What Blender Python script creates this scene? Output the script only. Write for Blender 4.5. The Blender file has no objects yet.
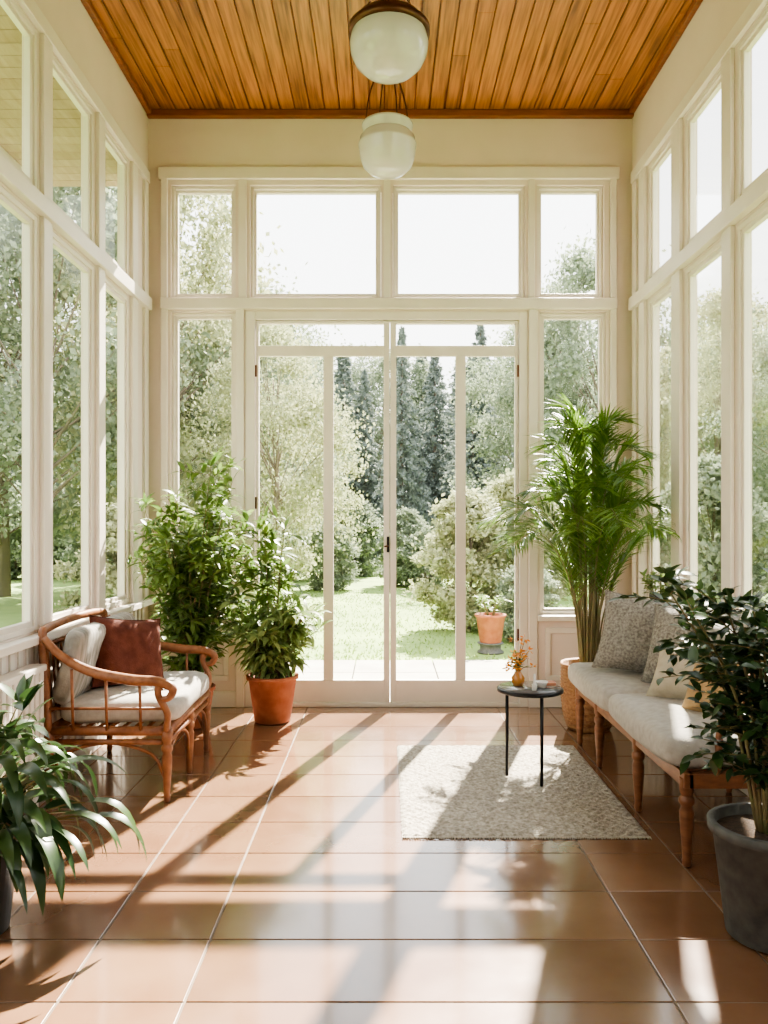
import bpy, math, random
import numpy as np
from mathutils import Vector, Matrix, Euler
random.seed(7); np.random.seed(7)
R=random.uniform
XL,XR,YB,ZC,YF=-1.79,1.87,6.05,4.52,-2.6
ST=.08

# ------------------------------------------------------------ materials
def mat(name,c1,c2=None,rough=.6,scale=8,stretch=(1,1,1),bump=0,bscale=None,island=0,spec=.5,metal=0,transl=0,detail=4,sheen=0,coat=0,r2=None,lo=.3,hi=.7):
    m=bpy.data.materials.new(name); m.use_nodes=True
    nt=m.node_tree; n=nt.nodes; l=nt.links
    p=n['Principled BSDF']; out=n['Material Output']
    p.inputs['Roughness'].default_value=rough
    p.inputs['Specular IOR Level'].default_value=spec
    p.inputs['Metallic'].default_value=metal
    p.inputs['Coat Weight'].default_value=coat; p.inputs['Coat Roughness'].default_value=.09
    p.inputs['Sheen Weight'].default_value=sheen
    c2=c2 or c1
    tc=n.new('ShaderNodeTexCoord'); mp=n.new('ShaderNodeMapping'); mp.inputs['Scale'].default_value=stretch
    l.new(tc.outputs['Object'],mp.inputs['Vector'])
    nz=n.new('ShaderNodeTexNoise'); nz.inputs['Scale'].default_value=scale; nz.inputs['Detail'].default_value=detail
    l.new(mp.outputs[0],nz.inputs['Vector'])
    geo=n.new('ShaderNodeNewGeometry')
    mr=n.new('ShaderNodeMapRange'); mr.inputs['From Min'].default_value=lo; mr.inputs['From Max'].default_value=hi
    l.new(nz.outputs['Fac'],mr.inputs['Value'])
    mf=n.new('ShaderNodeMix'); mf.data_type='FLOAT'; mf.inputs[0].default_value=island
    l.new(mr.outputs[0],mf.inputs[2]); l.new(geo.outputs['Random Per Island'],mf.inputs[3])
    mx=n.new('ShaderNodeMix'); mx.data_type='RGBA'
    mx.inputs[6].default_value=(*c1,1); mx.inputs[7].default_value=(*c2,1)
    l.new(mf.outputs[0],mx.inputs[0]); l.new(mx.outputs[2],p.inputs['Base Color'])
    if r2 is not None:
        rr=n.new('ShaderNodeMapRange'); rr.inputs['To Min'].default_value=rough; rr.inputs['To Max'].default_value=r2
        l.new(mr.outputs[0],rr.inputs['Value']); l.new(rr.outputs[0],p.inputs['Roughness'])
    if bump:
        nb=n.new('ShaderNodeTexNoise'); nb.inputs['Scale'].default_value=bscale or scale*3; nb.inputs['Detail'].default_value=3
        l.new(mp.outputs[0],nb.inputs['Vector'])
        b=n.new('ShaderNodeBump'); b.inputs['Strength'].default_value=bump; b.inputs['Distance'].default_value=.01
        l.new(nb.outputs['Fac'],b.inputs['Height']); l.new(b.outputs[0],p.inputs['Normal'])
    if transl:
        t=n.new('ShaderNodeBsdfTranslucent'); l.new(mx.outputs[2],t.inputs['Color'])
        ms=n.new('ShaderNodeMixShader'); ms.inputs[0].default_value=transl
        l.new(p.outputs[0],ms.inputs[1]); l.new(t.outputs[0],ms.inputs[2]); l.new(ms.outputs[0],out.inputs['Surface'])
    return m

M={}
M['wall']=mat('cream_plaster',(.68,.585,.515),(.64,.55,.48),rough=.75,scale=3,bump=.03,bscale=60)
M['trim']=mat('cream_painted_wood',(.71,.655,.58),(.66,.605,.53),rough=.42,scale=5)
M['tile']=mat('terracotta_tile',(.125,.058,.030),(.29,.165,.095),rough=.14,r2=.24,scale=3.5,island=.45,bump=.04,bscale=9,detail=6,coat=.7,spec=.75,lo=.15,hi=.85)
M['grout']=mat('grout',(.20,.15,.10),(.15,.11,.08),rough=.8,scale=30)
M['plank']=mat('ceiling_plank_wood',(.10,.030,.009),(.46,.185,.055),rough=.4,scale=4,stretch=(11,.5,11),island=.3,detail=10,bump=.08,lo=.33,hi=.62)
M['woodtrim']=mat('varnished_trim_wood',(.17,.045,.016),(.26,.085,.028),rough=.4,scale=6,stretch=(1,6,6))
M['rattan']=mat('rattan_wood',(.16,.055,.022),(.29,.12,.05),rough=.42,scale=22,bump=.12)
M['wood']=mat('bench_wood',(.14,.05,.02),(.25,.10,.042),rough=.42,scale=14,stretch=(1,1,3))
M['cush']=mat('linen_cushion',(.43,.405,.365),(.34,.32,.285),rough=.95,scale=30,bump=.25,bscale=180)
M['cushg']=mat('grey_stripe_cushion',(.16,.15,.13),(.40,.38,.34),rough=.95,scale=7,stretch=(1,9,1),bump=.25,bscale=100)
M['grey']=mat('grey_woven_fabric',(.14,.13,.11),(.33,.31,.27),rough=.95,scale=75,bump=.6,bscale=110,detail=2)
M['rust']=mat('rust_fabric',(.075,.021,.013),(.125,.04,.025),rough=.9,scale=20,bump=.3,bscale=150,spec=.2)
M['ochre']=mat('ochre_fabric',(.33,.215,.105),(.42,.285,.14),rough=.9,scale=20,bump=.3,bscale=150)
M['cream']=mat('cream_fabric',(.38,.33,.245),(.47,.42,.32),rough=.9,scale=20,bump=.3,bscale=150)
M['rug']=mat('wool_rug',(.23,.20,.155),(.53,.485,.41),rough=1,scale=55,bump=.9,bscale=120,detail=3)
M['fringe']=mat('rug_edge',(.5,.45,.37),(.4,.36,.3),rough=1,scale=60)
M['black']=mat('black_metal',(.018,.018,.02),rough=.35,metal=.6)
M['bronze']=mat('dark_bronze',(.12,.05,.025),(.08,.035,.02),rough=.35,metal=.7)
M['milk']=mat('milk_glass',(.68,.66,.61),rough=.15,coat=.5,transl=.25)
M['terra']=mat('terracotta_pot',(.32,.095,.045),(.44,.155,.08),rough=.8,scale=14,bump=.1)
M['dpot']=mat('grey_stone_pot',(.06,.062,.058),(.115,.115,.108),rough=.7,scale=20,bump=.2)
M['bpot']=mat('black_ceramic_pot',(.02,.022,.022),(.035,.035,.035),rough=.35,scale=10)
M['wicker']=mat('wicker',(.24,.11,.05),(.40,.22,.10),rough=.7,scale=50,bump=.7)
M['soil']=mat('soil',(.035,.022,.014),(.08,.05,.03),rough=1,scale=50,bump=1)
M['stem']=mat('plant_stem',(.13,.14,.05),(.18,.12,.06),rough=.7,scale=20)
M['bark']=mat('bark',(.16,.13,.10),(.26,.22,.17),rough=.95,scale=10,stretch=(1,1,.2),bump=.6)
M['leafmid']=mat('leaf_mid',(.06,.125,.025),(.22,.31,.085),rough=.45,island=.7,transl=.38)
M['leaflight']=mat('leaf_light',(.12,.21,.06),(.35,.43,.17),rough=.5,island=.7,transl=.38)
M['leafdark']=mat('leaf_dark',(.015,.044,.013),(.055,.10,.028),rough=.32,island=.7,transl=.2)
M['leafpalm']=mat('leaf_palm',(.05,.13,.02),(.19,.29,.055),rough=.4,island=.7,transl=.38)
M['tree1']=mat('tree_leaf_yellowgreen',(.28,.31,.17),(.47,.48,.30),rough=.8,island=.7,transl=.35)
M['tree2']=mat('tree_leaf_green_hazed',(.20,.245,.165),(.34,.385,.275),rough=.8,island=.7,transl=.35)  # leaf green paled and greyed, garden haze painted into the colour
M['tree3']=mat('conifer_needle_hazed',(.185,.22,.20),(.28,.32,.285),rough=.8,island=.7,transl=.2)  # needles lightened: distance haze is part of this colour, no mist volume
M['grass']=mat('lawn_grass',(.18,.27,.075),(.31,.42,.135),rough=.95,scale=.9,bump=1,bscale=60,detail=8)
M['blade']=mat('grass_blade',(.20,.31,.08),(.35,.45,.16),rough=.8,island=.8,transl=.3)
M['patio']=mat('patio_stone',(.34,.32,.28),(.45,.43,.38),rough=.9,scale=3,bump=.2,bscale=30)
M['siding']=mat('eave_boards',(.28,.20,.13),(.42,.33,.24),rough=.8,scale=5,stretch=(6,1,6),island=.4)
M['orange']=mat('orange_flower',(.65,.19,.03),(.80,.42,.08),rough=.6,island=.8,transl=.3)
M['white']=mat('white_ceramic',(.7,.69,.65),rough=.2)
M['amber']=mat('amber_bottle',(.35,.14,.03),(.45,.2,.05),rough=.12)
M['book']=mat('book_cover',(.45,.18,.12),(.55,.25,.15),rough=.6)
M['tabletop']=mat('smoked_glass_top',(.10,.10,.10),(.14,.14,.14),rough=.08,spec=.8)
g=bpy.data.materials.new('window_glass'); g.use_nodes=True; nt=g.node_tree; nt.nodes.clear()
o=nt.nodes.new('ShaderNodeOutputMaterial'); mx=nt.nodes.new('ShaderNodeMixShader'); tr=nt.nodes.new('ShaderNodeBsdfTransparent')
gl=nt.nodes.new('ShaderNodeBsdfGlossy'); fr=nt.nodes.new('ShaderNodeFresnel'); fr.inputs[0].default_value=1.4
ml=nt.nodes.new('ShaderNodeMath'); ml.operation='MULTIPLY'; ml.inputs[1].default_value=.35
tr.inputs[0].default_value=(.97,.98,.965,1); gl.inputs['Roughness'].default_value=.05
nt.links.new(fr.outputs[0],ml.inputs[0]); nt.links.new(ml.outputs[0],mx.inputs[0]); nt.links.new(tr.outputs[0],mx.inputs[1]); nt.links.new(gl.outputs[0],mx.inputs[2]); nt.links.new(mx.outputs[0],o.inputs[0])
M['glass']=g

# ------------------------------------------------------------ builder
def catmull(pts,n=6):
    P=[Vector(p) for p in pts]; P=[P[0]*2-P[1]]+P+[P[-1]*2-P[-2]]; out=[]
    for i in range(1,len(P)-2):
        for k in range(n):
            t=k/n; a,b,c,d=P[i-1],P[i],P[i+1],P[i+2]
            out.append(.5*((2*b)+(c-a)*t+(2*a-5*b+4*c-d)*t*t+(-a+3*b-3*c+d)*t**3))
    out.append(P[-2]); return out

class B:
    def __init__(s): s.v=[];s.f=[];s.mi=[];s.mats=[];s.sm=[]
    def m(s,k):
        if k not in s.mats: s.mats.append(k)
        return s.mats.index(k)
    def add(s,vs,fs,k,smooth=False):
        o=len(s.v); s.v+= [tuple(v) for v in vs]; i=s.m(k)
        for f in fs: s.f.append(tuple(o+a for a in f)); s.mi.append(i); s.sm.append(smooth)
    def box(s,x0,x1,y0,y1,z0,z1,k,T=None):
        vs=[Vector((x,y,z)) for x in(min(x0,x1),max(x0,x1)) for y in(min(y0,y1),max(y0,y1)) for z in(min(z0,z1),max(z0,z1))]
        if T: vs=[T@v for v in vs]
        s.add(vs,[(0,1,3,2),(4,6,7,5),(0,4,5,1),(2,3,7,6),(0,2,6,4),(1,5,7,3)],k)
    def lathe(s,cx,cy,prof,k,seg=36,cap=False,z0=0):
        vs=[];fs=[]
        for r,z in prof:
            for i in range(seg):
                a=2*math.pi*i/seg; vs.append((cx+r*math.cos(a),cy+r*math.sin(a),z+z0))
        for j in range(len(prof)-1):
            for i in range(seg):
                a=j*seg+i; b=j*seg+(i+1)%seg; fs.append((a,b,b+seg,a+seg))
        if cap: fs.append(tuple(range(seg))[::-1]); fs.append(tuple((len(prof)-1)*seg+i for i in range(seg)))
        s.add(vs,fs,k,True)
    def tube(s,pts,r,k,seg=8):
        pts=[Vector(p) for p in pts]; n=len(pts)
        rr=r if isinstance(r,(list,tuple)) else [r]*n
        if len(rr)!=n: rr=[np.interp(i/(n-1),np.linspace(0,1,len(rr)),rr) for i in range(n)]
        vs=[];fs=[]; t=(pts[1]-pts[0]).normalized()
        u=t.orthogonal().normalized()
        for i,p in enumerate(pts):
            t=(pts[min(i+1,n-1)]-pts[max(i-1,0)]).normalized()
            u=(u-t*u.dot(t)); u=u.normalized() if u.length>1e-6 else t.orthogonal().normalized()
            w=t.cross(u)
            for j in range(seg):
                a=2*math.pi*j/seg; vs.append(p+(u*math.cos(a)+w*math.sin(a))*rr[i])
        for i in range(n-1):
            for j in range(seg):
                a=i*seg+j;b=i*seg+(j+1)%seg; fs.append((a,b,b+seg,a+seg))
        fs.append(tuple(range(seg))[::-1]); fs.append(tuple((n-1)*seg+j for j in range(seg)))
        s.add(vs,fs,k,True)
    def leaf(s,p,d,L,W,k,droop=.4,n=4,fold=.18,shape=.45):
        p=Vector(p); d=Vector(d).normalized()
        side=d.cross(Vector((0,0,1)))
        if side.length<.05: side=Vector((R(-1,1),R(-1,1),0))
        side.normalize(); side=(Matrix.Rotation(R(-.6,.6),3,d)@side)
        vs=[];fs=[]; c=p.copy(); dd=d.copy()
        for i in range(n+1):
            t=i/n
            w=W*.5*(math.sin(math.pi*min(1,t**(.5+shape*.6)))**.8 if 0<t<1 else 0)
            up=side.cross(dd).normalized()
            if i in(0,n): vs.append(c.copy())
            else:
                vs+= [c-side*w+up*w*fold, c.copy(), c+side*w+up*w*fold]
            dd=(dd+Vector((0,0,-droop/n*(.5+t)))).normalized(); c=c+dd*(L/n)
        fs+=[(0,1,2),(0,2,3)]
        for i in range(n-2):
            a=1+3*i; fs+=[(a,a+3,a+4,a+1),(a+1,a+4,a+5,a+2)]
        a=1+3*(n-2); e=a+3
        fs+=[(a,e,a+1),(a+1,e,a+2)]
        s.add(vs,fs,k,True)
    def pad(s,cx,cy,cz,sx,sy,sz,k,ex=.35,nu=28,nv=14,T=None):
        def sp(a,e): return math.copysign(abs(a)**e,a)
        vs=[];fs=[]
        for j in range(nv+1):
            v=-math.pi/2+math.pi*j/nv
            for i in range(nu):
                u=2*math.pi*i/nu
                q=Vector((sx/2*sp(math.cos(v),ex)*sp(math.cos(u),.22),sy/2*sp(math.cos(v),ex)*sp(math.sin(u),.22),sz/2*sp(math.sin(v),.6)))
                q.z+= .006*math.sin(q.x*23+q.y*9)
                if T: q=T@q
                vs.append(q+Vector((cx,cy,cz)))
        for j in range(nv):
            for i in range(nu):
                a=j*nu+i;b=j*nu+(i+1)%nu; fs.append((a,b,b+nu,a+nu))
        s.add(vs,fs,k,True)
    def clamp(s,x0=XL+.06,x1=XR-.06,y1=YB-.06,z0=.006):
        s.v=[(max(x0,min(x1,x)) ,min(y1,y),max(z0,z)) for x,y,z in s.v]
    def obj(s,name,bevel=0,parent=None):
        me=bpy.data.meshes.new(name); me.from_pydata(s.v,[],s.f)
        for k in s.mats: me.materials.append(M[k])
        me.polygons.foreach_set('material_index',s.mi); me.polygons.foreach_set('use_smooth',s.sm); me.update()
        ob=bpy.data.objects.new(name,me); bpy.context.collection.objects.link(ob)
        if bevel:
            md=ob.modifiers.new('bevel','BEVEL'); md.width=bevel; md.segments=2; md.limit_method='ANGLE'; md.angle_limit=.9
        if parent: ob.parent=parent
        return ob

# ------------------------------------------------------------ room shell
Pb=lambda u,d,z:(u,YB+d,z); Pl=lambda u,d,z:(XL-d,u,z); Pr=lambda u,d,z:(XR+d,u,z)
def pbox(b,P,u0,u1,d0,d1,z0,z1,k):
    a=P(u0,d0,z0); c=P(u1,d1,z1); b.box(a[0],c[0],a[1],c[1],a[2],c[2],k)
def wall(name,P,u0,u1,holes,k='wall',th=.2):
    b=B(); us=sorted({u0,u1}|{h[0] for h in holes}|{h[1] for h in holes}); zs=sorted({0,ZC}|{h[2] for h in holes}|{h[3] for h in holes})
    for i in range(len(us)-1):
        j=0
        while j<len(zs)-1:
            def hole(j): 
                mu=(us[i]+us[i+1])/2; mz=(zs[j]+zs[j+1])/2
                return any(h[0]<mu<h[1] and h[2]<mz<h[3] for h in holes)
            if hole(j): j+=1; continue
            s=j
            while j<len(zs)-1 and not hole(j): j+=1
            pbox(b,P,us[i],us[i+1],0,th,zs[s],zs[j],k)
    return b.obj(name)
wn=[0]
def window(P,u0,u1,z0,z1,f=.038,D=(.03,.12,.05,.09,.07)):
    wn[0]+=1; b=B()
    e=.0015
    def ring(a0,a1,c0,c1,w,d0,d1):
        pbox(b,P,a0,a0+w,d0,d1,c0,c1,'trim'); pbox(b,P,a1-w,a1,d0,d1,c0,c1,'trim')
        pbox(b,P,a0+w,a1-w,d0,d1,c0,c0+w,'trim'); pbox(b,P,a0+w,a1-w,d0,d1,c1-w,c1,'trim')
    ring(u0+e,u1-e,z0+e,z1-e,f*.55,D[0],D[1])
    ring(u0+f*.5,u1-f*.5,z0+f*.5,z1-f*.5,f*.6,D[2],D[3])
    d=D[4]
    q=[P(u0+f*.8,d,z0+f*.8),P(u1-f*.8,d,z0+f*.8),P(u1-f*.8,d,z1-f*.8),P(u0+f*.8,d,z1-f*.8)]
    b.add(q,[(0,1,2,3)],'glass')
    return b.obj('window_%d'%wn[0],bevel=.003)
up=[(-1.62,-1.13,3.10,3.95),(-1.02,-.03,3.10,3.95),(.06,1.06,3.10,3.95),(1.15,1.655,3.10,3.95)]
lo=[(-1.62,-1.13,.70,2.99),(1.17,1.675,.70,2.99)]
door=(-1.06,1.08,0,2.99)
wall('wall_back',Pb,XL-.2,XR+.2,up+lo+[door],th=.14)
for h in up+lo: window(Pb,*h)
DS=(.0,.05,.012,.045,.03)
LW=[(5.08,5.59),(4.28,4.92),(3.3,4.12),(2.25,3.08),(1.18,2.02),(.1,.95),(-1.0,-.1)]
RW=[(5.19,5.68),(4.42,4.99),(3.4,4.25),(2.35,3.2),(1.28,2.12),(.2,1.05),(-.9,0)]
for nm,P,W in(('wall_left',Pl,LW),('wall_right',Pr,RW)):
    hs=[]
    for a,c in W: hs+=[(a,c,.84,2.97),(a,c,3.09,3.92)]
    wall(nm,P,YF,YB-.0,hs,th=ST)
    for h in hs: window(P,*h,f=.05,D=DS)
b=B(); b.box(XL-.2,XR+.2,YF-.2,YF,0,ZC,'wall'); b.obj('wall_front')
b=B()
def cas(P,u0,u1,z0,z1,d,k='trim'): pbox(b,P,u0,u1,-d,.001,z0,z1,k)
cas(Pb,-1.69,-1.64,.0,4.06,.03); cas(Pb,1.70,1.745,.0,4.06,.03)
cas(Pb,-1.71,1.765,3.985,4.075,.032)
cas(Pb,-1.69,1.745,3.005,3.085,.045)
for a,c in((-1.105,-1.045),(-.01,.04),(1.083,1.13)): cas(Pb,a,c,3.085,3.985,.022)
for a,c in((-1.125,-1.065),(1.085,1.15)): cas(Pb,a,c,0,3.005,.022)
cas(Pb,-1.64,-1.125,.655,.695,.05); cas(Pb,1.15,1.70,.655,.695,.05)
for a,c in((-1.58,-1.18),(1.21,1.64)):
    cas(Pb,a,c,.2,.24,.015);cas(Pb,a,c,.56,.6,.015);cas(Pb,a,a+.04,.24,.56,.015);cas(Pb,c-.04,c,.24,.56,.015)
b.obj('trim_1',bevel=.005)
for i,(P,W,nm) in enumerate(((Pl,LW,'left'),(Pr,RW,'right'))):
    b=B()
    cas(P,YF+.01,YB-.05,2.985,3.075,.045); cas(P,YF+.01,YB-.05,3.935,4.02,.03)
    cas(P,YF+.01,YB-.05,.79,.83,.07)
    cas(P,YB-.14,YB-.05,.83,3.935,.02)
    edges=[W[0][1]+.16]+[e for j,(a,c) in enumerate(W) for e in((c,a) )]+[W[-1][0]-.16]
    for j in range(0,len(edges)-1,2):
        hi,lo_=edges[j],edges[j+1]
        mid=(hi+lo_)/2; w=(hi-lo_)/2-.025
        if w>0: cas(P,mid-w,mid+w,.83,2.985,.025); cas(P,mid-w,mid+w,3.075,3.935,.025)
    y=YF+.1
    while y<YB-.1:
        cas(P,y,y+.045,.14,.77,.012); y+=.09
    b.obj('trim_%d'%(i+2),bevel=.004)
    b=B(); cas(P,YF+.01,YB-.05,0.001,.13,.02); b.obj('baseboard_'+nm,bevel=.004)
b=B(); cas(Pb,-1.625,-1.125,0.001,.12,.02);cas(Pb,1.15,1.675,0.001,.12,.02); b.obj('baseboard_back',bevel=.004)
# radiator
b=B()
for i in range(17):
    y=3.0+i*.056; b.box(XL+.035,XL+.115,y,y+.04,.1,.68,'trim')
b.box(XL+.05,XL+.10,2.98,3.96,.12,.16,'trim'); b.box(XL+.03,XL+.12,2.98,3.96,.665,.70,'trim')
for y in(3.04,3.87): b.box(XL+.05,XL+.10,y,y+.04,.002,.12,'trim')
b.box(XL+.012,XL+.05,3.1,3.16,.4,.5,'trim'); b.box(XL+.012,XL+.05,3.75,3.81,.4,.5,'trim')
b.obj('radiator',bevel=.008)
# ceiling
b=B(); x=XL
while x<XR:
    w=.112; x1=min(x+w-.009,XR)
    y=YF
    while y<YB:
        L=R(1.6,4.2); y1=min(y+L,YB)
        if YB-y1<.4: y1=YB
        b.box(x,x1,y+.001,y1-.001,ZC-.02,ZC,'plank'); y=y1
    x+=w
b.box(XL-.2,XR+.2,YF-.2,YB+.2,ZC,ZC+.12,'woodtrim')
b.obj('ceiling',bevel=.003)
b=B(); b.box(XL,XR,YB-.05,YB,ZC-.075,ZC-.021,'woodtrim'); b.box(XL,XL+.04,YF,YB-.05,ZC-.06,ZC-.021,'woodtrim'); b.box(XR-.04,XR,YF,YB-.05,ZC-.06,ZC-.021,'woodtrim')
b.obj('trim_4',bevel=.008)
# floor tiles
b=B(); gw=.0065
cols=[XL-.0,-1.695,-1.325,-.955,-.585,.845,1.215,1.585,XR]
rows=[]; y=2.333-.35*14
while y<YB+.35: rows.append(y); y+=.35
for i in range(len(cols)-1):
    for j in range(len(rows)-1):
        y0,y1=rows[j],min(rows[j+1],YB)
        if y0>=YB or y1<=YF: continue
        y0=max(y0,YF)
        b.box(cols[i]+gw/2,cols[i+1]-gw/2,y0+gw/2,y1-gw/2,-.02,0,'tile')
b.box(XL-.2,XR+.2,YF-.2,YB+.2,-.1,-.003,'grout')
b.obj('floor',bevel=.002)
# doors
b=B()
for a,c in((-1.06,-.985),(1.015,1.08)): pbox(b,Pb,a,c,.0,.13,0,2.99,'trim')
pbox(b,Pb,-.985,1.015,.0,.13,2.93,2.99,'trim'); pbox(b,Pb,-.985,1.015,.0,.16,.0,.03,'trim')
b.obj('trim_5',bevel=.005)
def doorleaf(name,u0,u1,mu,d,hs):
    b=B(); z0,z1=.035,2.925
    s0,s1=(.022,.045) if hs>0 else (.045,.022)
    pbox(b,Pb,u0,u0+s0,d,d+.045,z0,z1,'trim'); pbox(b,Pb,u1-s1,u1,d,d+.045,z0,z1,'trim')
    pbox(b,Pb,u0+s0,u1-s1,d,d+.045,z0,.20,'trim'); pbox(b,Pb,u0+s0,u1-s1,d,d+.045,z1-.02,z1,'trim')
    pbox(b,Pb,u0+s0,u1-s1,d+.005,d+.04,2.66,2.74,'trim')
    pbox(b,Pb,mu-.038,mu+.038,d+.005,d+.04,.20,2.66,'trim')
    b.add([Pb(u0+.015,d+.022,.19),Pb(u1-.015,d+.022,.19),Pb(u1-.015,d+.022,z1-.015),Pb(u0+.015,d+.022,z1-.015)],[(0,1,2,3)],'glass')
    if hs>0:
        hu=u1-.012
        pbox(b,Pb,hu-.01,hu+.01,d-.01,d,1.17,1.29,'black'); b.tube([Pb(hu,d-.01,1.22),Pb(hu,d-.04,1.22),Pb(hu-.03,d-.04,1.215)],.007,'bronze')
    for z in(.5,1.5,2.5): pbox(b,Pb,(u0 if hs>0 else u1)-.008,(u0 if hs>0 else u1)+.008,d-.012,d,z,z+.09,'bronze')
    b.obj(name,bevel=.003)
doorleaf('door_1',-.98,.035,-.43,.02,1); doorleaf('door_2',.04,1.01,.575,.02,-1)
# eave outside left
b=B(); y=YF
while y<YB+.3:
    b.box(XL-.95,XL-ST,y,y+.112,4.08,4.1,'siding'); y+=.12
b.box(XL-.99,XL-.95,YF,YB+.35,3.98,4.16,'trim'); b.obj('roof_eave')

# ------------------------------------------------------------ pendant lights
def pendant(yy,zc,cx):
    b=B()
    prof=[(0.001,-.135),(.06,-.131),(.11,-.112),(.15,-.075),(.172,-.03),(.178,.01),(.17,.045),(.165,.058)]
    b.lathe(0,0,[(a,zc+c) for a,c in prof],'milk',48)
    b.lathe(0,0,[(.168,zc+.05),(.184,zc+.052),(.184,zc+.078),(.165,zc+.088)],'bronze',48)
    b.lathe(0,0,[(.165,zc+.08),(.15,zc+.115),(.11,zc+.14),(.05,zc+.155),(.03,zc+.18),(.03,zc+.22),(.0,zc+.225)],'bronze',48)
    top=zc+.50
    for k in range(3):
        a=k*2.094+.5
        p0=Vector((.15*math.cos(a),.15*math.sin(a),zc+.10)); p1=Vector((.012*math.cos(a),.012*math.sin(a),top))
        n=18
        for i in range(n):
            q=p0.lerp(p1,(i+.5)/n); d=(p1-p0).normalized()*.014
            sd=d.cross(Vector((0,0,1))).normalized()*.005 if i%2 else Vector((0,0,1)).cross(d).cross(d).normalized()*.005
            b.tube([q-d,q-d*.5+sd,q+d*.5+sd,q+d,q+d*.5-sd,q-d*.5-sd,q-d],.0022,'bronze',5)
    b.lathe(0,0,[(.0,top-.02),(.02,top-.015),(.02,top+.015),(0,top+.02)],'bronze',16)
    b.tube([(0,0,top),(0,0,ZC-.06)],.006,'bronze')
    b.lathe(0,0,[(0,ZC-.075),(.05,ZC-.065),(.065,ZC-.03),(.065,ZC-.021)],'bronze',24)
    b.v=[(x+cx,y+yy,z) for x,y,z in b.v]
    return b.obj('pendant_lamp')
pendant(3.6,3.54,.018)
b=B(); zc=3.65; yy=4.9
b.lathe(0,0,[(0.001,-.13),(.06,-.126),(.11,-.105),(.15,-.065),(.168,-.01),(.174,.04),(.178,.05),(.178,.062),(.172,.07),(.168,.10),(.152,.118),(.146,.125)],'milk',48,z0=zc)
b.lathe(0,0,[(.146,.12),(.15,.125),(.15,.165),(.156,.168),(.156,.182),(.1,.187),(.02,.19),(0,.19)],'milk',48,z0=zc)
top=zc+.62
b.lathe(0,0,[(.0,.19),(.03,.19),(.035,.205),(.02,.225),(.0,.23)],'bronze',20,z0=zc)
for k in range(4):
    a=k*1.5708+.4; p0=Vector((.145*math.cos(a),.145*math.sin(a),zc+.18)); p1=Vector((.02*math.cos(a),.02*math.sin(a),top)); pm=p0.lerp(p1,.4)+Vector((.02*math.cos(a),.02*math.sin(a),0))
    b.tube(catmull([p0,pm,p1],6),.0045,'bronze',6)
b.lathe(0,0,[(0,-.02),(.02,-.015),(.02,.015),(0,.02)],'bronze',16,z0=top)
b.tube([(0,0,top),(0,0,ZC-.06)],.006,'bronze'); b.lathe(0,0,[(0,ZC-.075),(.05,ZC-.065),(.065,ZC-.03),(.065,ZC-.021)],'bronze',24)
b.v=[(x+.015,q+yy,z) for x,q,z in b.v]; b.obj('pendant_lamp')

# ------------------------------------------------------------ furniture
def turned(b,x,y,h,k,r=.022):
    pr=[(.55,0),(.62,.03),(.7,.06),(.62,.1),(.75,.25),(1.0,.5),(1.05,.62),(.8,.68),(1.15,.72),(1.15,.77),(.8,.8),(1.05,.85),(1.1,1)]
    b.lathe(x,y,[(r*a,h*t+.002) for a,t in pr],k,14,cap=True)
b=B(); k='rattan'; x0,x1,y0,y1=-1.68,-1.09,4.0,4.88
for x,y in((x1,y0),(x1,(y0+y1)/2+.02),(x1,y1),(x0,y0),(x0,y1)): turned(b,x,y,.36,k,.025)
for z,r in((.355,.024),(.30,.015)):
    b.tube([(x1,y0-.02,z),(x1,y1+.02,z)],r,k); b.tube([(x0,y0-.02,z),(x0,y1+.02,z)],r,k)
    b.tube([(x0,y0,z),(x1+.02,y0,z)],r,k); b.tube([(x0,y1,z),(x1+.02,y1,z)],r,k)
for i in range(22):
    t=(i+.5)/22; y=y0+(y1-y0)*t; b.tube([(x1,y,.305),(x1,y,.355)],.006,k,6)
for a,c in((y0,(y0+y1)/2+.02),((y0+y1)/2+.02,y1)):
    b.tube(catmull([(x1,a+.01,.12),(x1,a+.06,.24),(x1,(a+c)/2,.295),(x1,c-.06,.24),(x1,c-.01,.12)]),.009,k,6)
for y in(y0,y1): b.tube(catmull([(x0+.01,y,.12),(x0+.08,y,.24),((x0+x1)/2,y,.295),(x1-.08,y,.24),(x1-.01,y,.12)]),.009,k,6)
for i in range(9):
    x=x0+.05+(x1-x0-.1)*i/8; b.tube([(x,y0,.362),(x,y1,.362)],.009,k,6)
def bk(y,t): return (x0-.035*t,y,.36+.50*t)
b.tube(catmull([bk(y0-.01,0),bk(y0-.01,.5),bk(y0,.92),bk(y0+.06,1.0),bk((y0+y1)/2,1.03),bk(y1-.06,1.0),bk(y1,.92),bk(y1+.01,.5),bk(y1+.01,0)]),.022,k)
b.tube([bk(y0,.18),bk(y1,.18)],.011,k); b.tube([bk(y0,.84),bk(y1,.84)],.011,k)
for i in range(15):
    y=y0+.05+(y1-y0-.1)*i/14; b.tube([bk(y,.18),bk(y,.84)],.006,k,6)
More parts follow.
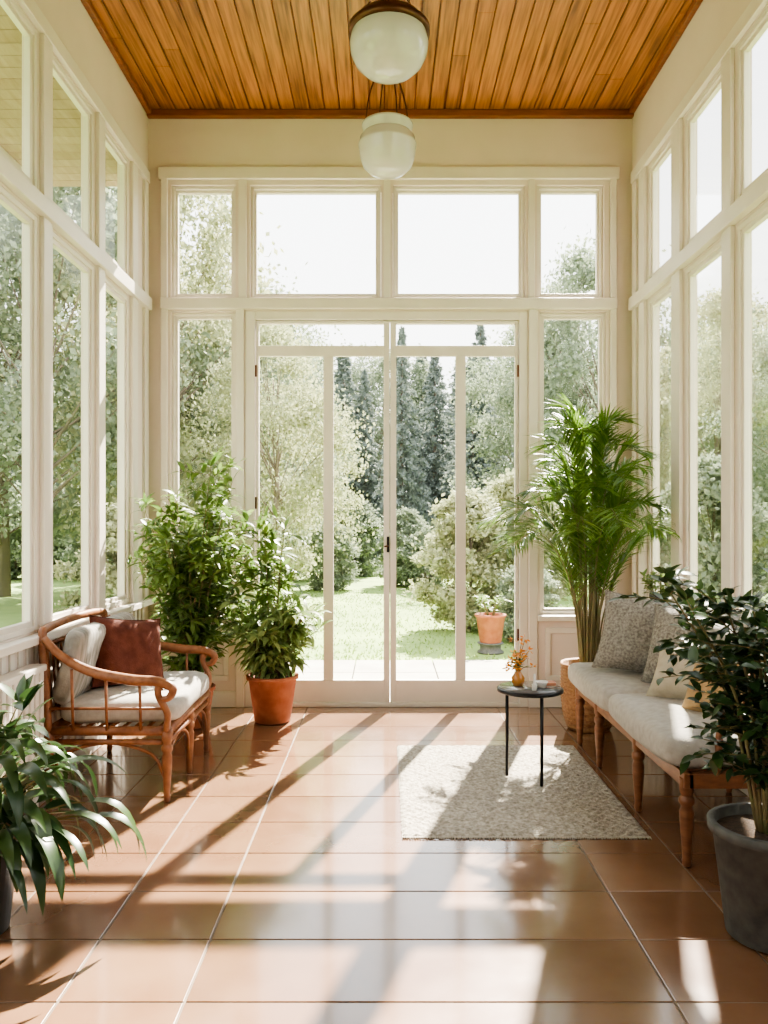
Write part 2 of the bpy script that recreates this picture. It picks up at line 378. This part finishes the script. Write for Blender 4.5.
for s,y in((-1,y0-.015),(1,y1+.015)):
    arm=[(x0-.02,y,.82),(x0+.07,y+s*.01,.735),(x0+.22,y+s*.02,.66),(x0+.42,y+s*.03,.62),(x0+.56,y+s*.03,.61),(x0+.63,y+s*.03,.575),(x0+.61,y+s*.03,.53),(x0+.565,y+s*.03,.53),(x0+.555,y+s*.03,.565),(x0+.58,y+s*.03,.575)]
    b.tube(catmull(arm),[.02,.022,.026,.028,.026,.022,.018,.013,.011,.009],k,10)
    b.tube(catmull([(x1,y,.36),(x1+.01,y+s*.015,.45),(x1-.03,y+s*.03,.54),(x1-.03,y+s*.03,.60)]),.018,k)
    for i in range(3):
        t=(i*2+1.5)/7; x=x0+(x1-x0)*t; b.tube([(x,y,.36),(x,y+s*.02,.71-.085*min(1,t*2.2))],.008,k,6)
    b.tube([(x0,y,.47),(x1,y,.47)],.008,k,6)
b.pad((x0+x1)/2+.03,(y0+y1)/2,.44,.62,.85,.145,'cush')
T=Matrix.Rotation(math.radians(-76),3,'Y')
b.pad(x0+.085,4.22,.665,.40,.41,.13,'cushg',T=T,ex=.5); b.pad(x0+.085,4.65,.665,.40,.41,.13,'cushg',T=T,ex=.5)
b.obj('rattan_settee')
def pillow(name,loc,w,h,t,rot,k):
    b=B(); N=16; vs=[];fs=[]
    for sgn in(1,-1):
        o=len(vs)
        for i in range(N+1):
            for j in range(N+1):
                u=-1+2*i/N; v=-1+2*j/N
                pin=1-.10*(1-u*u)*abs(v)**3; pin2=1-.10*(1-v*v)*abs(u)**3
                z=t/2*sgn*((1-u**4)*(1-v**4))**.6*(1+.06*math.sin(5*u+3*v))
                vs.append(Vector((w/2*u*pin2,h/2*v*pin,z)))
        for i in range(N):
            for j in range(N):
                a=o+i*(N+1)+j; q=(a,a+N+1,a+N+2,a+1); fs.append(q if sgn>0 else q[::-1])
    E=Matrix.LocRotScale(Vector(loc),Euler([math.radians(a) for a in rot]),None)
    b.add([E@v for v in vs],fs,k,True)
    per=[]
    for i in range(N+1): per.append((-1+2*i/N,-1))
    for i in range(1,N+1): per.append((1,-1+2*i/N))
    for i in range(1,N+1): per.append((1-2*i/N,1))
    for i in range(1,N+1): per.append((-1,1-2*i/N))
    b.tube([E@Vector((w/2*u*(1-.10*(1-v*v)*abs(u)**3),h/2*v*(1-.10*(1-u*u)*abs(v)**3),0)) for u,v in per],.005,k,6)
    return b.obj(name)
pillow('throw_pillow',(-1.42,4.42,.685),.44,.39,.16,(70,8,48),'rust')
# right daybed
b=B(); k='wood'; x0,x1,y0,y1=1.225,1.78,3.25,5.03
for y in(y0,y0+.62,y0+1.32,y1):
    turned(b,x0,y,.36,k,.027)
for y in(y0,y1,(y0+y1)/2): turned(b,x1,y,.36,k,.025)
b.box(x0-.02,x0+.02,y0-.03,y1+.03,.325,.385,k); b.box(x1-.02,x1+.02,y0-.03,y1+.03,.325,.385,k)
b.box(x0,x1,y0-.03,y0+.01,.325,.385,k); b.box(x0,x1,y1-.01,y1+.03,.325,.385,k)
for i in range(14):
    y=y0+.06+(y1-y0-.12)*i/13; b.box(x0,x1,y-.025,y+.025,.36,.385,k)
for y in(y0-.01,y1+.01,(y0+y1)/2):
    b.tube(catmull([(x1,y,.36),(x1+.005,y,.6),(x1+.02,y,.80)]),.018,k)
b.tube(catmull([(x1+.02,y0-.03,.81),(x1+.02,(y0+y1)/2,.83),(x1+.02,y1+.03,.81)]),.02,k)
b.tube([(x1+.005,y0,.5),(x1+.005,y1,.5)],.012,k)
for i in range(22):
    y=y0+.06+(y1-y0-.12)*i/21; b.tube([(x1+.005,y,.5),(x1+.02,y,.82)],.007,k,6)
for y in(y0-.02,y1+.02):
    b.tube(catmull([(x1+.02,y,.81),(x1-.1,y,.83),(x1-.25,y,.80),(x1-.36,y,.72),(x1-.42,y,.6),(x1-.44,y,.38)]),[.018,.018,.018,.017,.016,.015],k)
    for q in(.1,.22,.33): b.tube([(x1-q,y,.36),(x1-q,y,.83-.25*q*q*4)],.007,k,6)
b.pad(1.465,3.69,.46,.67,.93,.165,'cush'); b.pad(1.465,4.60,.46,.67,.91,.165,'cush')
T=Matrix.Rotation(math.radians(78),3,'Y')
for q in(3.68,4.16,4.66): b.pad(1.725,q,.70,.38,.46,.12,'cushg',T=T,ex=.5)
b.obj('wooden_daybed',bevel=.003)
pillow('throw_pillow',(1.48,4.55,.755),.52,.46,.19,(70,6,-26),'grey')
pillow('throw_pillow',(1.60,4.20,.74),.48,.44,.16,(70,0,-48),'grey')
pillow('throw_pillow',(1.50,3.93,.645),.38,.31,.15,(52,0,-42),'cream')
pillow('throw_pillow',(1.53,3.58,.67),.38,.32,.14,(64,0,-56),'ochre')
# table
b=B(); cx,cy=.785,4.33; TZ=.485
legs=[(.665,4.36),(.82,4.185),(.875,4.46)]
b.lathe(cx,cy,[(0,TZ-.002),(.17,TZ-.002),(.178,TZ+.002),(.178,TZ+.016),(.17,TZ+.02),(0,TZ+.02)],'black',48)
b.lathe(cx,cy,[(0,TZ+.0205),(.168,TZ+.0205),(.168,TZ+.023),(0,TZ+.0235)],'tabletop',48)
for x,y in legs: b.tube([(x,y,.018),(x,y,TZ)],.009,'black',8)
b.obj('side_table')
TT=TZ+.025
b=B(); vx,vy=.725,4.36
b.lathe(vx,vy,[(0,.0),(.026,.0),(.034,.02),(.036,.042),(.024,.062),(.014,.078),(.017,.09)],'amber',24,z0=TT)
for i in range(22):
    a=R(0,6.28); s=R(.02,.10); h=R(.02,.18)
    p=[(vx,vy,TT+.04),(vx+s*.3*math.cos(a),vy+s*.3*math.sin(a),TT+.085+h*.4),(vx+s*math.cos(a),vy+s*math.sin(a),TT+.08+h)]
    pp=catmull(p,4); b.tube(pp,.0018,'stem',5)
    for _ in range(6):
        d=Vector((R(-1,1),R(-1,1),R(-.4,1))); q=pp[-1]+d*.008; b.leaf(q,d,R(.02,.03),R(.014,.022),'orange',n=3)
    for _ in range(3): b.leaf(pp[5],Vector((R(-1,1),R(-1,1),.3)),.04,.012,'leaflight',n=3)
b.obj('flower_vase')
b=B(); b.lathe(.84,4.30,[(0,0),(.022,0),(.034,.028),(.036,.034),(.032,.03),(.02,.006),(0,.005)],'white',28,z0=TT); b.obj('small_bowl')
b=B(); b.lathe(.79,4.23,[(0,0),(.012,0),(.014,.03),(.006,.04),(.006,.085),(0,.087)],'white',16,z0=TT); b.obj('candle_holder')
b=B(); b.box(.85,.93,4.345,4.42,TT,TT+.015,'book'); b.obj('book',bevel=.002)
# rug
b=B(); nx,ny=120,150; rx0,rx1,ry0,ry1=.075,1.175,3.54,4.98; vs=[];fs=[]
for i in range(nx+1):
    for j in range(ny+1):
        e=min(i,nx-i,j,ny-j)
        z=.003+(.008+.004*math.sin(j*1.05)*math.sin(i*1.05)+R(-.002,.002) if e>0 else 0)
        vs.append((rx0+(rx1-rx0)*i/nx+R(-.002,.002),ry0+(ry1-ry0)*j/ny+R(-.002,.002),z))
for i in range(nx):
    for j in range(ny): a=i*(ny+1)+j; fs.append((a,a+ny+1,a+ny+2,a+1))
b.add(vs,fs,'rug',True)
for i in range(150):
    x=rx0+(rx1-rx0)*(i+.5)/150
    for y,s in((ry0,-1),(ry1,1)): b.tube([(x,y,.008),(x+R(-.003,.003),y+s*R(.012,.02),.004)],.003,'fringe',4)
b.obj('area_rug')

# ------------------------------------------------------------ indoor plants
def pot(b,cx,cy,r,h,k,taper=.72,rim=.03):
    b.lathe(cx,cy,[(0,.002),(r*taper*.95,.002),(r*taper,.012),(r*.96,h-rim),(r*.97,h-rim),(r*1.04,h-rim+.003),(r*1.05,h-.004),(r*1.02,h),(r*.93,h),(r*.91,h-.04),(0,h-.035)],k,44)
    b.lathe(cx,cy,[(0,h-.03),(r*.5,h-.028),(r*.92,h-.035)],'soil',24)
def bushy(b,base,H,spread,ns,leafL,leafW,k,twigs=7,lpt=8,droop=.5,t0=.2,lean=(0,0),stemr=.006,n=4,tw=(.25,.55)):
    for i in range(ns):
        a=i*2.4+R(-.4,.4); s=spread*R(.25,1)**.7; h=H*R(.6,1)*(1-.25*(s/spread)**2)
        p0=Vector(base)+Vector((.04*math.cos(a),.04*math.sin(a),0))
        e=Vector(base)+Vector((s*math.cos(a)+lean[0],s*math.sin(a)+lean[1],h))
        m=p0.lerp(e,.5)+Vector((-.12*s*math.cos(a),-.12*s*math.sin(a),.08*h))
        P=catmull([p0,m,e],10); b.tube(P,[stemr,stemr*.8,stemr*.35],'stem',6)
        for t in range(twigs):
            q=t0+(1-t0)*(t+R(0,1))/twigs; pi=P[min(len(P)-1,int(q*(len(P)-1)))]
            ta=R(0,6.28); d=Vector((math.cos(ta),math.sin(ta),R(.1,.9))).normalized(); L=spread*R(*tw)
            tp=[pi,pi+d*L*.5,pi+d*L+Vector((0,0,-.12*L))]; tp=catmull(tp,4); b.tube(tp,[stemr*.35,stemr*.2],'stem',5)
            for z in range(lpt):
                f=(z+R(.3,1))/lpt; c=tp[min(len(tp)-1,int(f*(len(tp)-1)+.5))]
                ld=(d*.6+Vector((R(-1,1),R(-1,1),R(-.5,.6)))).normalized()
                b.leaf(c,ld,leafL*R(.6,1.1),leafW*R(.7,1.1),k,droop=droop,n=n)
        for _ in range(4): b.leaf(P[-1],Vector((R(-1,1),R(-1,1),R(.2,1.2))),leafL,leafW,k,droop=droop,n=n)
b=B(); pot(b,-1.32,5.48,.15,.28,'terra'); bushy(b,(-1.32,5.48,.25),1.66,.44,28,.125,.034,'leafmid',twigs=12,lpt=11,droop=.8,t0=.12,tw=(.2,.5)); b.clamp(); b.obj('potted_weeping_fig')
b=B(); pot(b,-.79,5.62,.175,.33,'terra')
bushy(b,(-.79,5.62,.3),.62,.36,28,.15,.034,'leaflight',twigs=6,lpt=10,droop=1.2,t0=.1)
bushy(b,(-.80,5.62,.3),1.40,.16,6,.15,.038,'leafmid',twigs=6,lpt=7,droop=.8,t0=.5,lean=(-.02,0),tw=(.5,1.1)); b.clamp(); b.obj('potted_houseplant')
# palm
b=B(); px,py=1.38,5.42; b.lathe(px,py,[(0,.002),(.14,.002),(.17,.1),(.185,.25),(.18,.42),(.19,.435),(.185,.45),(.17,.44),(.16,.4),(0,.4)],'wicker',40)
for z in np.arange(.02,.43,.022):
    rr=np.interp(z,[0,.1,.25,.42],[.14,.17,.185,.18]); b.lathe(px,py,[(rr,z),(rr+.006,z+.006),(rr+.006,z+.012),(rr,z+.018)],'wicker',40)
b.lathe(px,py,[(0,.41),(.165,.405)],'soil',24)
for i in range(38):
    a=i*2.39996; lean=(i+.5)/38*R(.8,1.1); H=R(1.36,1.80)*(1-.44*lean); s=.52*lean
    p0=Vector((px+.05*math.cos(a),py+.05*math.sin(a),.4)); D=Vector((math.cos(a),math.sin(a),0))
    P=catmull([p0,p0+D*s*.12+Vector((0,0,H*.4)),p0+D*s*.45+Vector((0,0,H*.78)),p0+D*s*.95+Vector((0,0,H*.98)),p0+D*(s*1.35+.07)+Vector((0,0,H*(1.03-.16*lean)))],10)
    b.tube(P,[.008,.005,.0035,.0022,.0012],'stem',6); n=len(P)
    for j in range(int(n*.30),n):
        tg=(P[min(j+1,n-1)]-P[j-1]).normalized(); sd=tg.cross(Vector((0,0,1))); sd=(sd.normalized() if sd.length>.05 else Vector((-D.y,D.x,0)))
        t=(j-n*.30)/(n*.70); L=.25*math.sin(math.pi*(.16+.72*t))**.7+.02
        for sg in(-1,1):
            for q in(0,.5):
                c=P[j]+(P[min(j+1,n-1)]-P[j])*q
                b.leaf(c,sd*sg*.95+tg*1.0+Vector((0,0,R(.0,.3))),L*R(.8,1.1),.0115,'leafpalm',droop=R(.2,.9),n=4,fold=.2)
b.clamp(); b.obj('potted_areca_palm')
# front-left strap-leaf plant
b=B(); qx,qy=-1.42,2.72; pot(b,qx,qy,.175,.34,'bpot',taper=.75)
for i in range(175):
    a=R(0,6.28); el=R(.2,1.45); L0=R(.08,.31)
    d=Vector((math.cos(a)*math.cos(el),math.sin(a)*math.cos(el),math.sin(el)))
    p0=Vector((qx+.07*math.cos(a),qy+.07*math.sin(a),.31)); p1=p0+d*L0; p2=p1+(d+Vector((math.cos(a)*.6,math.sin(a)*.6,-.4))).normalized()*.05
    b.tube(catmull([p0,p0.lerp(p1,.5)+Vector((0,0,.02)),p1,p2],4),[.004,.0025],'stem',5)
    b.leaf(p2,(p2-p1)+Vector((0,0,.02)),R(.20,.34),R(.04,.062),'leafdark',droop=R(1.6,4.5),n=8,fold=.25,shape=.3)
bushy(b,(qx,qy,.33),.60,.20,4,.12,.045,'leafdark',twigs=4,lpt=4,t0=.5,lean=(.06,0))
b.clamp(x0=XL+.13); b.obj('potted_peace_lily')
# front-right ficus
b=B(); qx,qy=1.30,2.70; pot(b,qx,qy,.19,.385,'dpot',taper=.74,rim=.035)
bushy(b,(qx,qy,.36),1.12,.42,22,.068,.033,'leafdark',twigs=12,lpt=11,droop=.5,t0=.20,stemr=.007,lean=(.04,0)); b.clamp(); b.obj('potted_ficus')
b=B(); pot(b,1.78,5.20,.058,.10,'dpot')
bushy(b,(1.78,5.20,.08),.17,.12,16,.055,.02,'leaflight',twigs=3,lpt=4,t0=.2,stemr=.002); b.v=[(min(x,1.84),y,z+.831) for x,y,z in b.v]; b.obj('potted_herb')

# ------------------------------------------------------------ exterior
b=B(); b.box(-60,60,YB+.25,80,-.25,-.09,'grass'); b.box(-60,XL-.25,-30,YB+.25,-.25,-.09,'grass'); b.box(XR+.25,60,-30,YB+.25,-.25,-.09,'grass'); b.obj('ground_lawn')
b=B()
for i in range(9):
    for j in range(3): b.box(-3.5+i*.8,-3.5+i*.8+.79,YB+.27+j*.7,YB+.27+j*.7+.69,-.1,-.05,'patio')
b.obj('patio_paving',bevel=.006)
def cloud(b,C,S,k,el=1.6):
    n=len(C); d=np.random.normal(size=(n,3)); d/=np.linalg.norm(d,axis=1)[:,None]
    e=np.cross(d,np.random.normal(size=(n,3))); e/=np.linalg.norm(e,axis=1)[:,None]
    d*=S[:,None]*el*.5; e*=S[:,None]*.5; o=len(b.v)
    V=np.stack([C-d,C+e,C+d,C-e],1).reshape(-1,3); b.v+=list(map(tuple,V)); i=b.m(k)
    for q in range(n): b.f.append((o+4*q,o+4*q+1,o+4*q+2,o+4*q+3))
    b.mi+=[i]*n; b.sm+=[False]*n
def decid(name,k,N=24000,ls=.009,low=.15,ncl=110):
    b=B(); b.tube([(0,0,-.02),(.01,.01,.3),(0,.02,.55),(.01,0,.8)],[.016,.012,.007,.002],'bark',8)
    C=[]
    for i in range(ncl):
        z=R(low,.97); rm=.33*math.sin(math.pi*min(1,max(0,(z-low+.12)/(1.10-low))))**.6*R(.7,1.25); a=R(0,6.28); r=rm*R(.15,1)**.5
        c=np.array([r*math.cos(a),r*math.sin(a),z])
        if i%3==0: b.tube(catmull([(0,.01,z*.62),(c[0]*.5,c[1]*.5,z*.80),tuple(c)],4),[.0035,.0006],'bark',5)
        q=np.random.normal(size=(N//ncl,3)); q*=R(.024,.05); q[:,2]*=.7
        C.append(c+q)
    C=np.concatenate(C); cloud(b,C,ls*(.6+.8*np.random.rand(len(C))),k); return b.obj(name)
def conifer(name,k,N=14000,ls=.009):
    b=B(); b.tube([(0,0,-.02),(0,0,1.0)],[.014,.002],'bark',8); C=[]
    for i in range(170):
        z=.05+.95*(i/170); L=.19*(1-z)**.8*R(.6,1.15)+.008; a=i*2.39996+R(-.3,.3); n=int(N/170*(.4+1.2*(1-z)))
        t=np.random.rand(n)**.7; w=(np.random.rand(n)-.5)*.35*L*(1-t*.6)
        C.append(np.stack([t*L*math.cos(a)-w*math.sin(a),t*L*math.sin(a)+w*math.cos(a),z-.28*L*t**1.5-np.random.rand(n)*.02],1))
    C=np.concatenate(C); cloud(b,C,ls*(.6+.8*np.random.rand(len(C))),k,el=2.2); return b.obj(name)
d1=decid('broadleaf_tree','tree1'); d2=decid('broadleaf_tree','tree2'); d3=decid('broadleaf_tree','tree2',low=.3,ncl=80)
c1=conifer('conifer_tree','tree3'); c2=conifer('conifer_tree','tree3')
s1=decid('garden_shrub','tree1',N=18000,ls=.022,low=.05); s2=decid('garden_shrub','tree2',N=18000,ls=.024,low=.05)
used={}
def place(src,x,y,h,w=1.0):
    if src.name not in used: ob=src; used[src.name]=1
    else:
        ob=bpy.data.objects.new(src.name.split('.')[0],src.data); bpy.context.collection.objects.link(ob)
    ob.location=(x,y,-.1); ob.scale=(h*w,h*w,h); ob.rotation_euler=(0,0,R(0,6.28))
for i in range(36):
    place(random.choice([c1,c2,c1,c2,c1,d2]),-19+i*1.08+R(-.4,.4),R(25,31),R(7.0,8.8),R(.8,1.15))
for i in range(30):
    place(random.choice([c1,d2,c2]),-24+i*1.6,R(34,39),R(8.5,9.8),1.1)
for i in range(26):
    place(random.choice([s2,s2,s1]),-16+i*1.25+R(-.3,.3),R(18.5,23),R(1.5,2.4),1.1)
for t in [(d1,-1.85,13.2,4.8,.85),(d2,-2.9,17,6.6,.9),(d1,-4.2,15,8.6,.85),(d3,-5.6,13,8,.9),(d2,-7.6,16,9,.9),(d1,-5.5,19,8.4,.8),(d2,-3.6,22,7.5,.8),(d3,-9.5,12,8,1),(d2,-7.3,9,7,.9),(d1,-11,8,8,1),(d2,-8.5,5,6.5,.9),(d3,-10,1,8,1),
          (d2,5.2,19.5,8.2,.9),(d3,3.8,21,6.6,.9),(d1,6.3,15,5.8,.9),(d2,7.8,17.5,6.4,.9),(d3,6.6,11.5,5.0,.9),(d2,9.5,13,5.5,1),(d1,7,7.6,3.8,.9),(d2,8,4,4,1),(d3,10,0,5,1)]: place(*t)
for t in [(s1,1.15,11.0,1.9,1.05),(s1,1.95,11.6,2.2,1.0),(s2,1.75,9.9,1.0,1.2),(s2,-2.1,10.5,1.3,1.2),(s1,-3.2,9.8,1.7,1.1),(s2,2.9,9.6,1.2,1.1),(s1,4.6,7.2,1.6,1.0),(s2,3.9,5,1.6,1.1),(s2,-4.6,7,1.8,1.0),(s1,-4.0,5,1.6,1.1),(s2,4.1,10,2.3,1),(s2,-1.2,17.5,1.5,1.2),(s2,.9,17.8,1.3,1.3)]: place(*t)
b=B(); pot(b,0,0,.17,.32,'terra'); bushy(b,(0,0,.3),.25,.2,8,.08,.03,'leaflight',twigs=3,lpt=5,t0=.2)
b.lathe(0,0,[(0,-.12),(.15,-.12),(.15,-.10),(.12,-.08),(.12,-.03),(.15,-.01),(.15,.001),(0,.001)],'dpot',28)
b.v=[(x+1.2,y+9.1,z+.032) for x,y,z in b.v]; b.obj('garden_planter')
b=B(); n=9000; C=np.stack([np.random.uniform(-5,5,n),8.6+np.random.rand(n)**1.4*9,np.full(n,-.07)],1)
for c in C:
    if abs(c[0]-1.2)<.25 and abs(c[1]-9.1)<.25: continue
    a=R(0,6.28); w=.012; h=R(.02,.05); dx,dy=w*math.cos(a),w*math.sin(a)
    b.add([(c[0]-dx,c[1]-dy,-.091),(c[0]+dx,c[1]+dy,-.091),(c[0]+R(-.03,.03),c[1]+R(-.03,.03),-.09+h)],[(0,1,2)],'blade')
b.obj('grass_tufts')

# ------------------------------------------------------------ light, world, camera
w=bpy.data.worlds.new('sky'); bpy.context.scene.world=w; w.use_nodes=True
nt=w.node_tree; bg=nt.nodes['Background']; bg.inputs[1].default_value=4.9
tc=nt.nodes.new('ShaderNodeTexCoord'); sp=nt.nodes.new('ShaderNodeSeparateXYZ'); cr=nt.nodes.new('ShaderNodeValToRGB')
cr.color_ramp.elements[0].position=0; cr.color_ramp.elements[0].color=(1,.98,.95,1); cr.color_ramp.elements[1].position=.9; cr.color_ramp.elements[1].color=(.87,.92,1,1)
nt.links.new(tc.outputs['Generated'],sp.inputs[0]); nt.links.new(sp.outputs['Z'],cr.inputs[0]); nt.links.new(cr.outputs[0],bg.inputs[0])
sl=bpy.data.lights.new('sun','SUN'); sl.energy=52; sl.angle=.012; sl.color=(1,.91,.78)
so=bpy.data.objects.new('sun',sl); bpy.context.collection.objects.link(so)
az,el=math.radians(17.5),math.radians(41)
dv=Vector((math.sin(az)*math.cos(el),math.cos(az)*math.cos(el),math.sin(el)))
so.rotation_euler=dv.to_track_quat('Z','Y').to_euler(); so.location=(6,14,12)
try:
    bpy.context.scene.view_settings.view_transform='AgX'; bpy.context.scene.view_settings.look='AgX - Medium High Contrast'
except Exception as e: print(e)
cam=bpy.data.cameras.new('camera'); co=bpy.data.objects.new('camera',cam); bpy.context.collection.objects.link(co)
co.location=(0,0,1.4); co.rotation_euler=(math.radians(90),0,0)
cam.sensor_fit='VERTICAL'; cam.sensor_height=36; cam.sensor_width=27; cam.lens=28.125; cam.shift_y=10/1024; cam.shift_x=-1/1024
cam.clip_start=.05; cam.clip_end=300
bpy.context.scene.camera=co
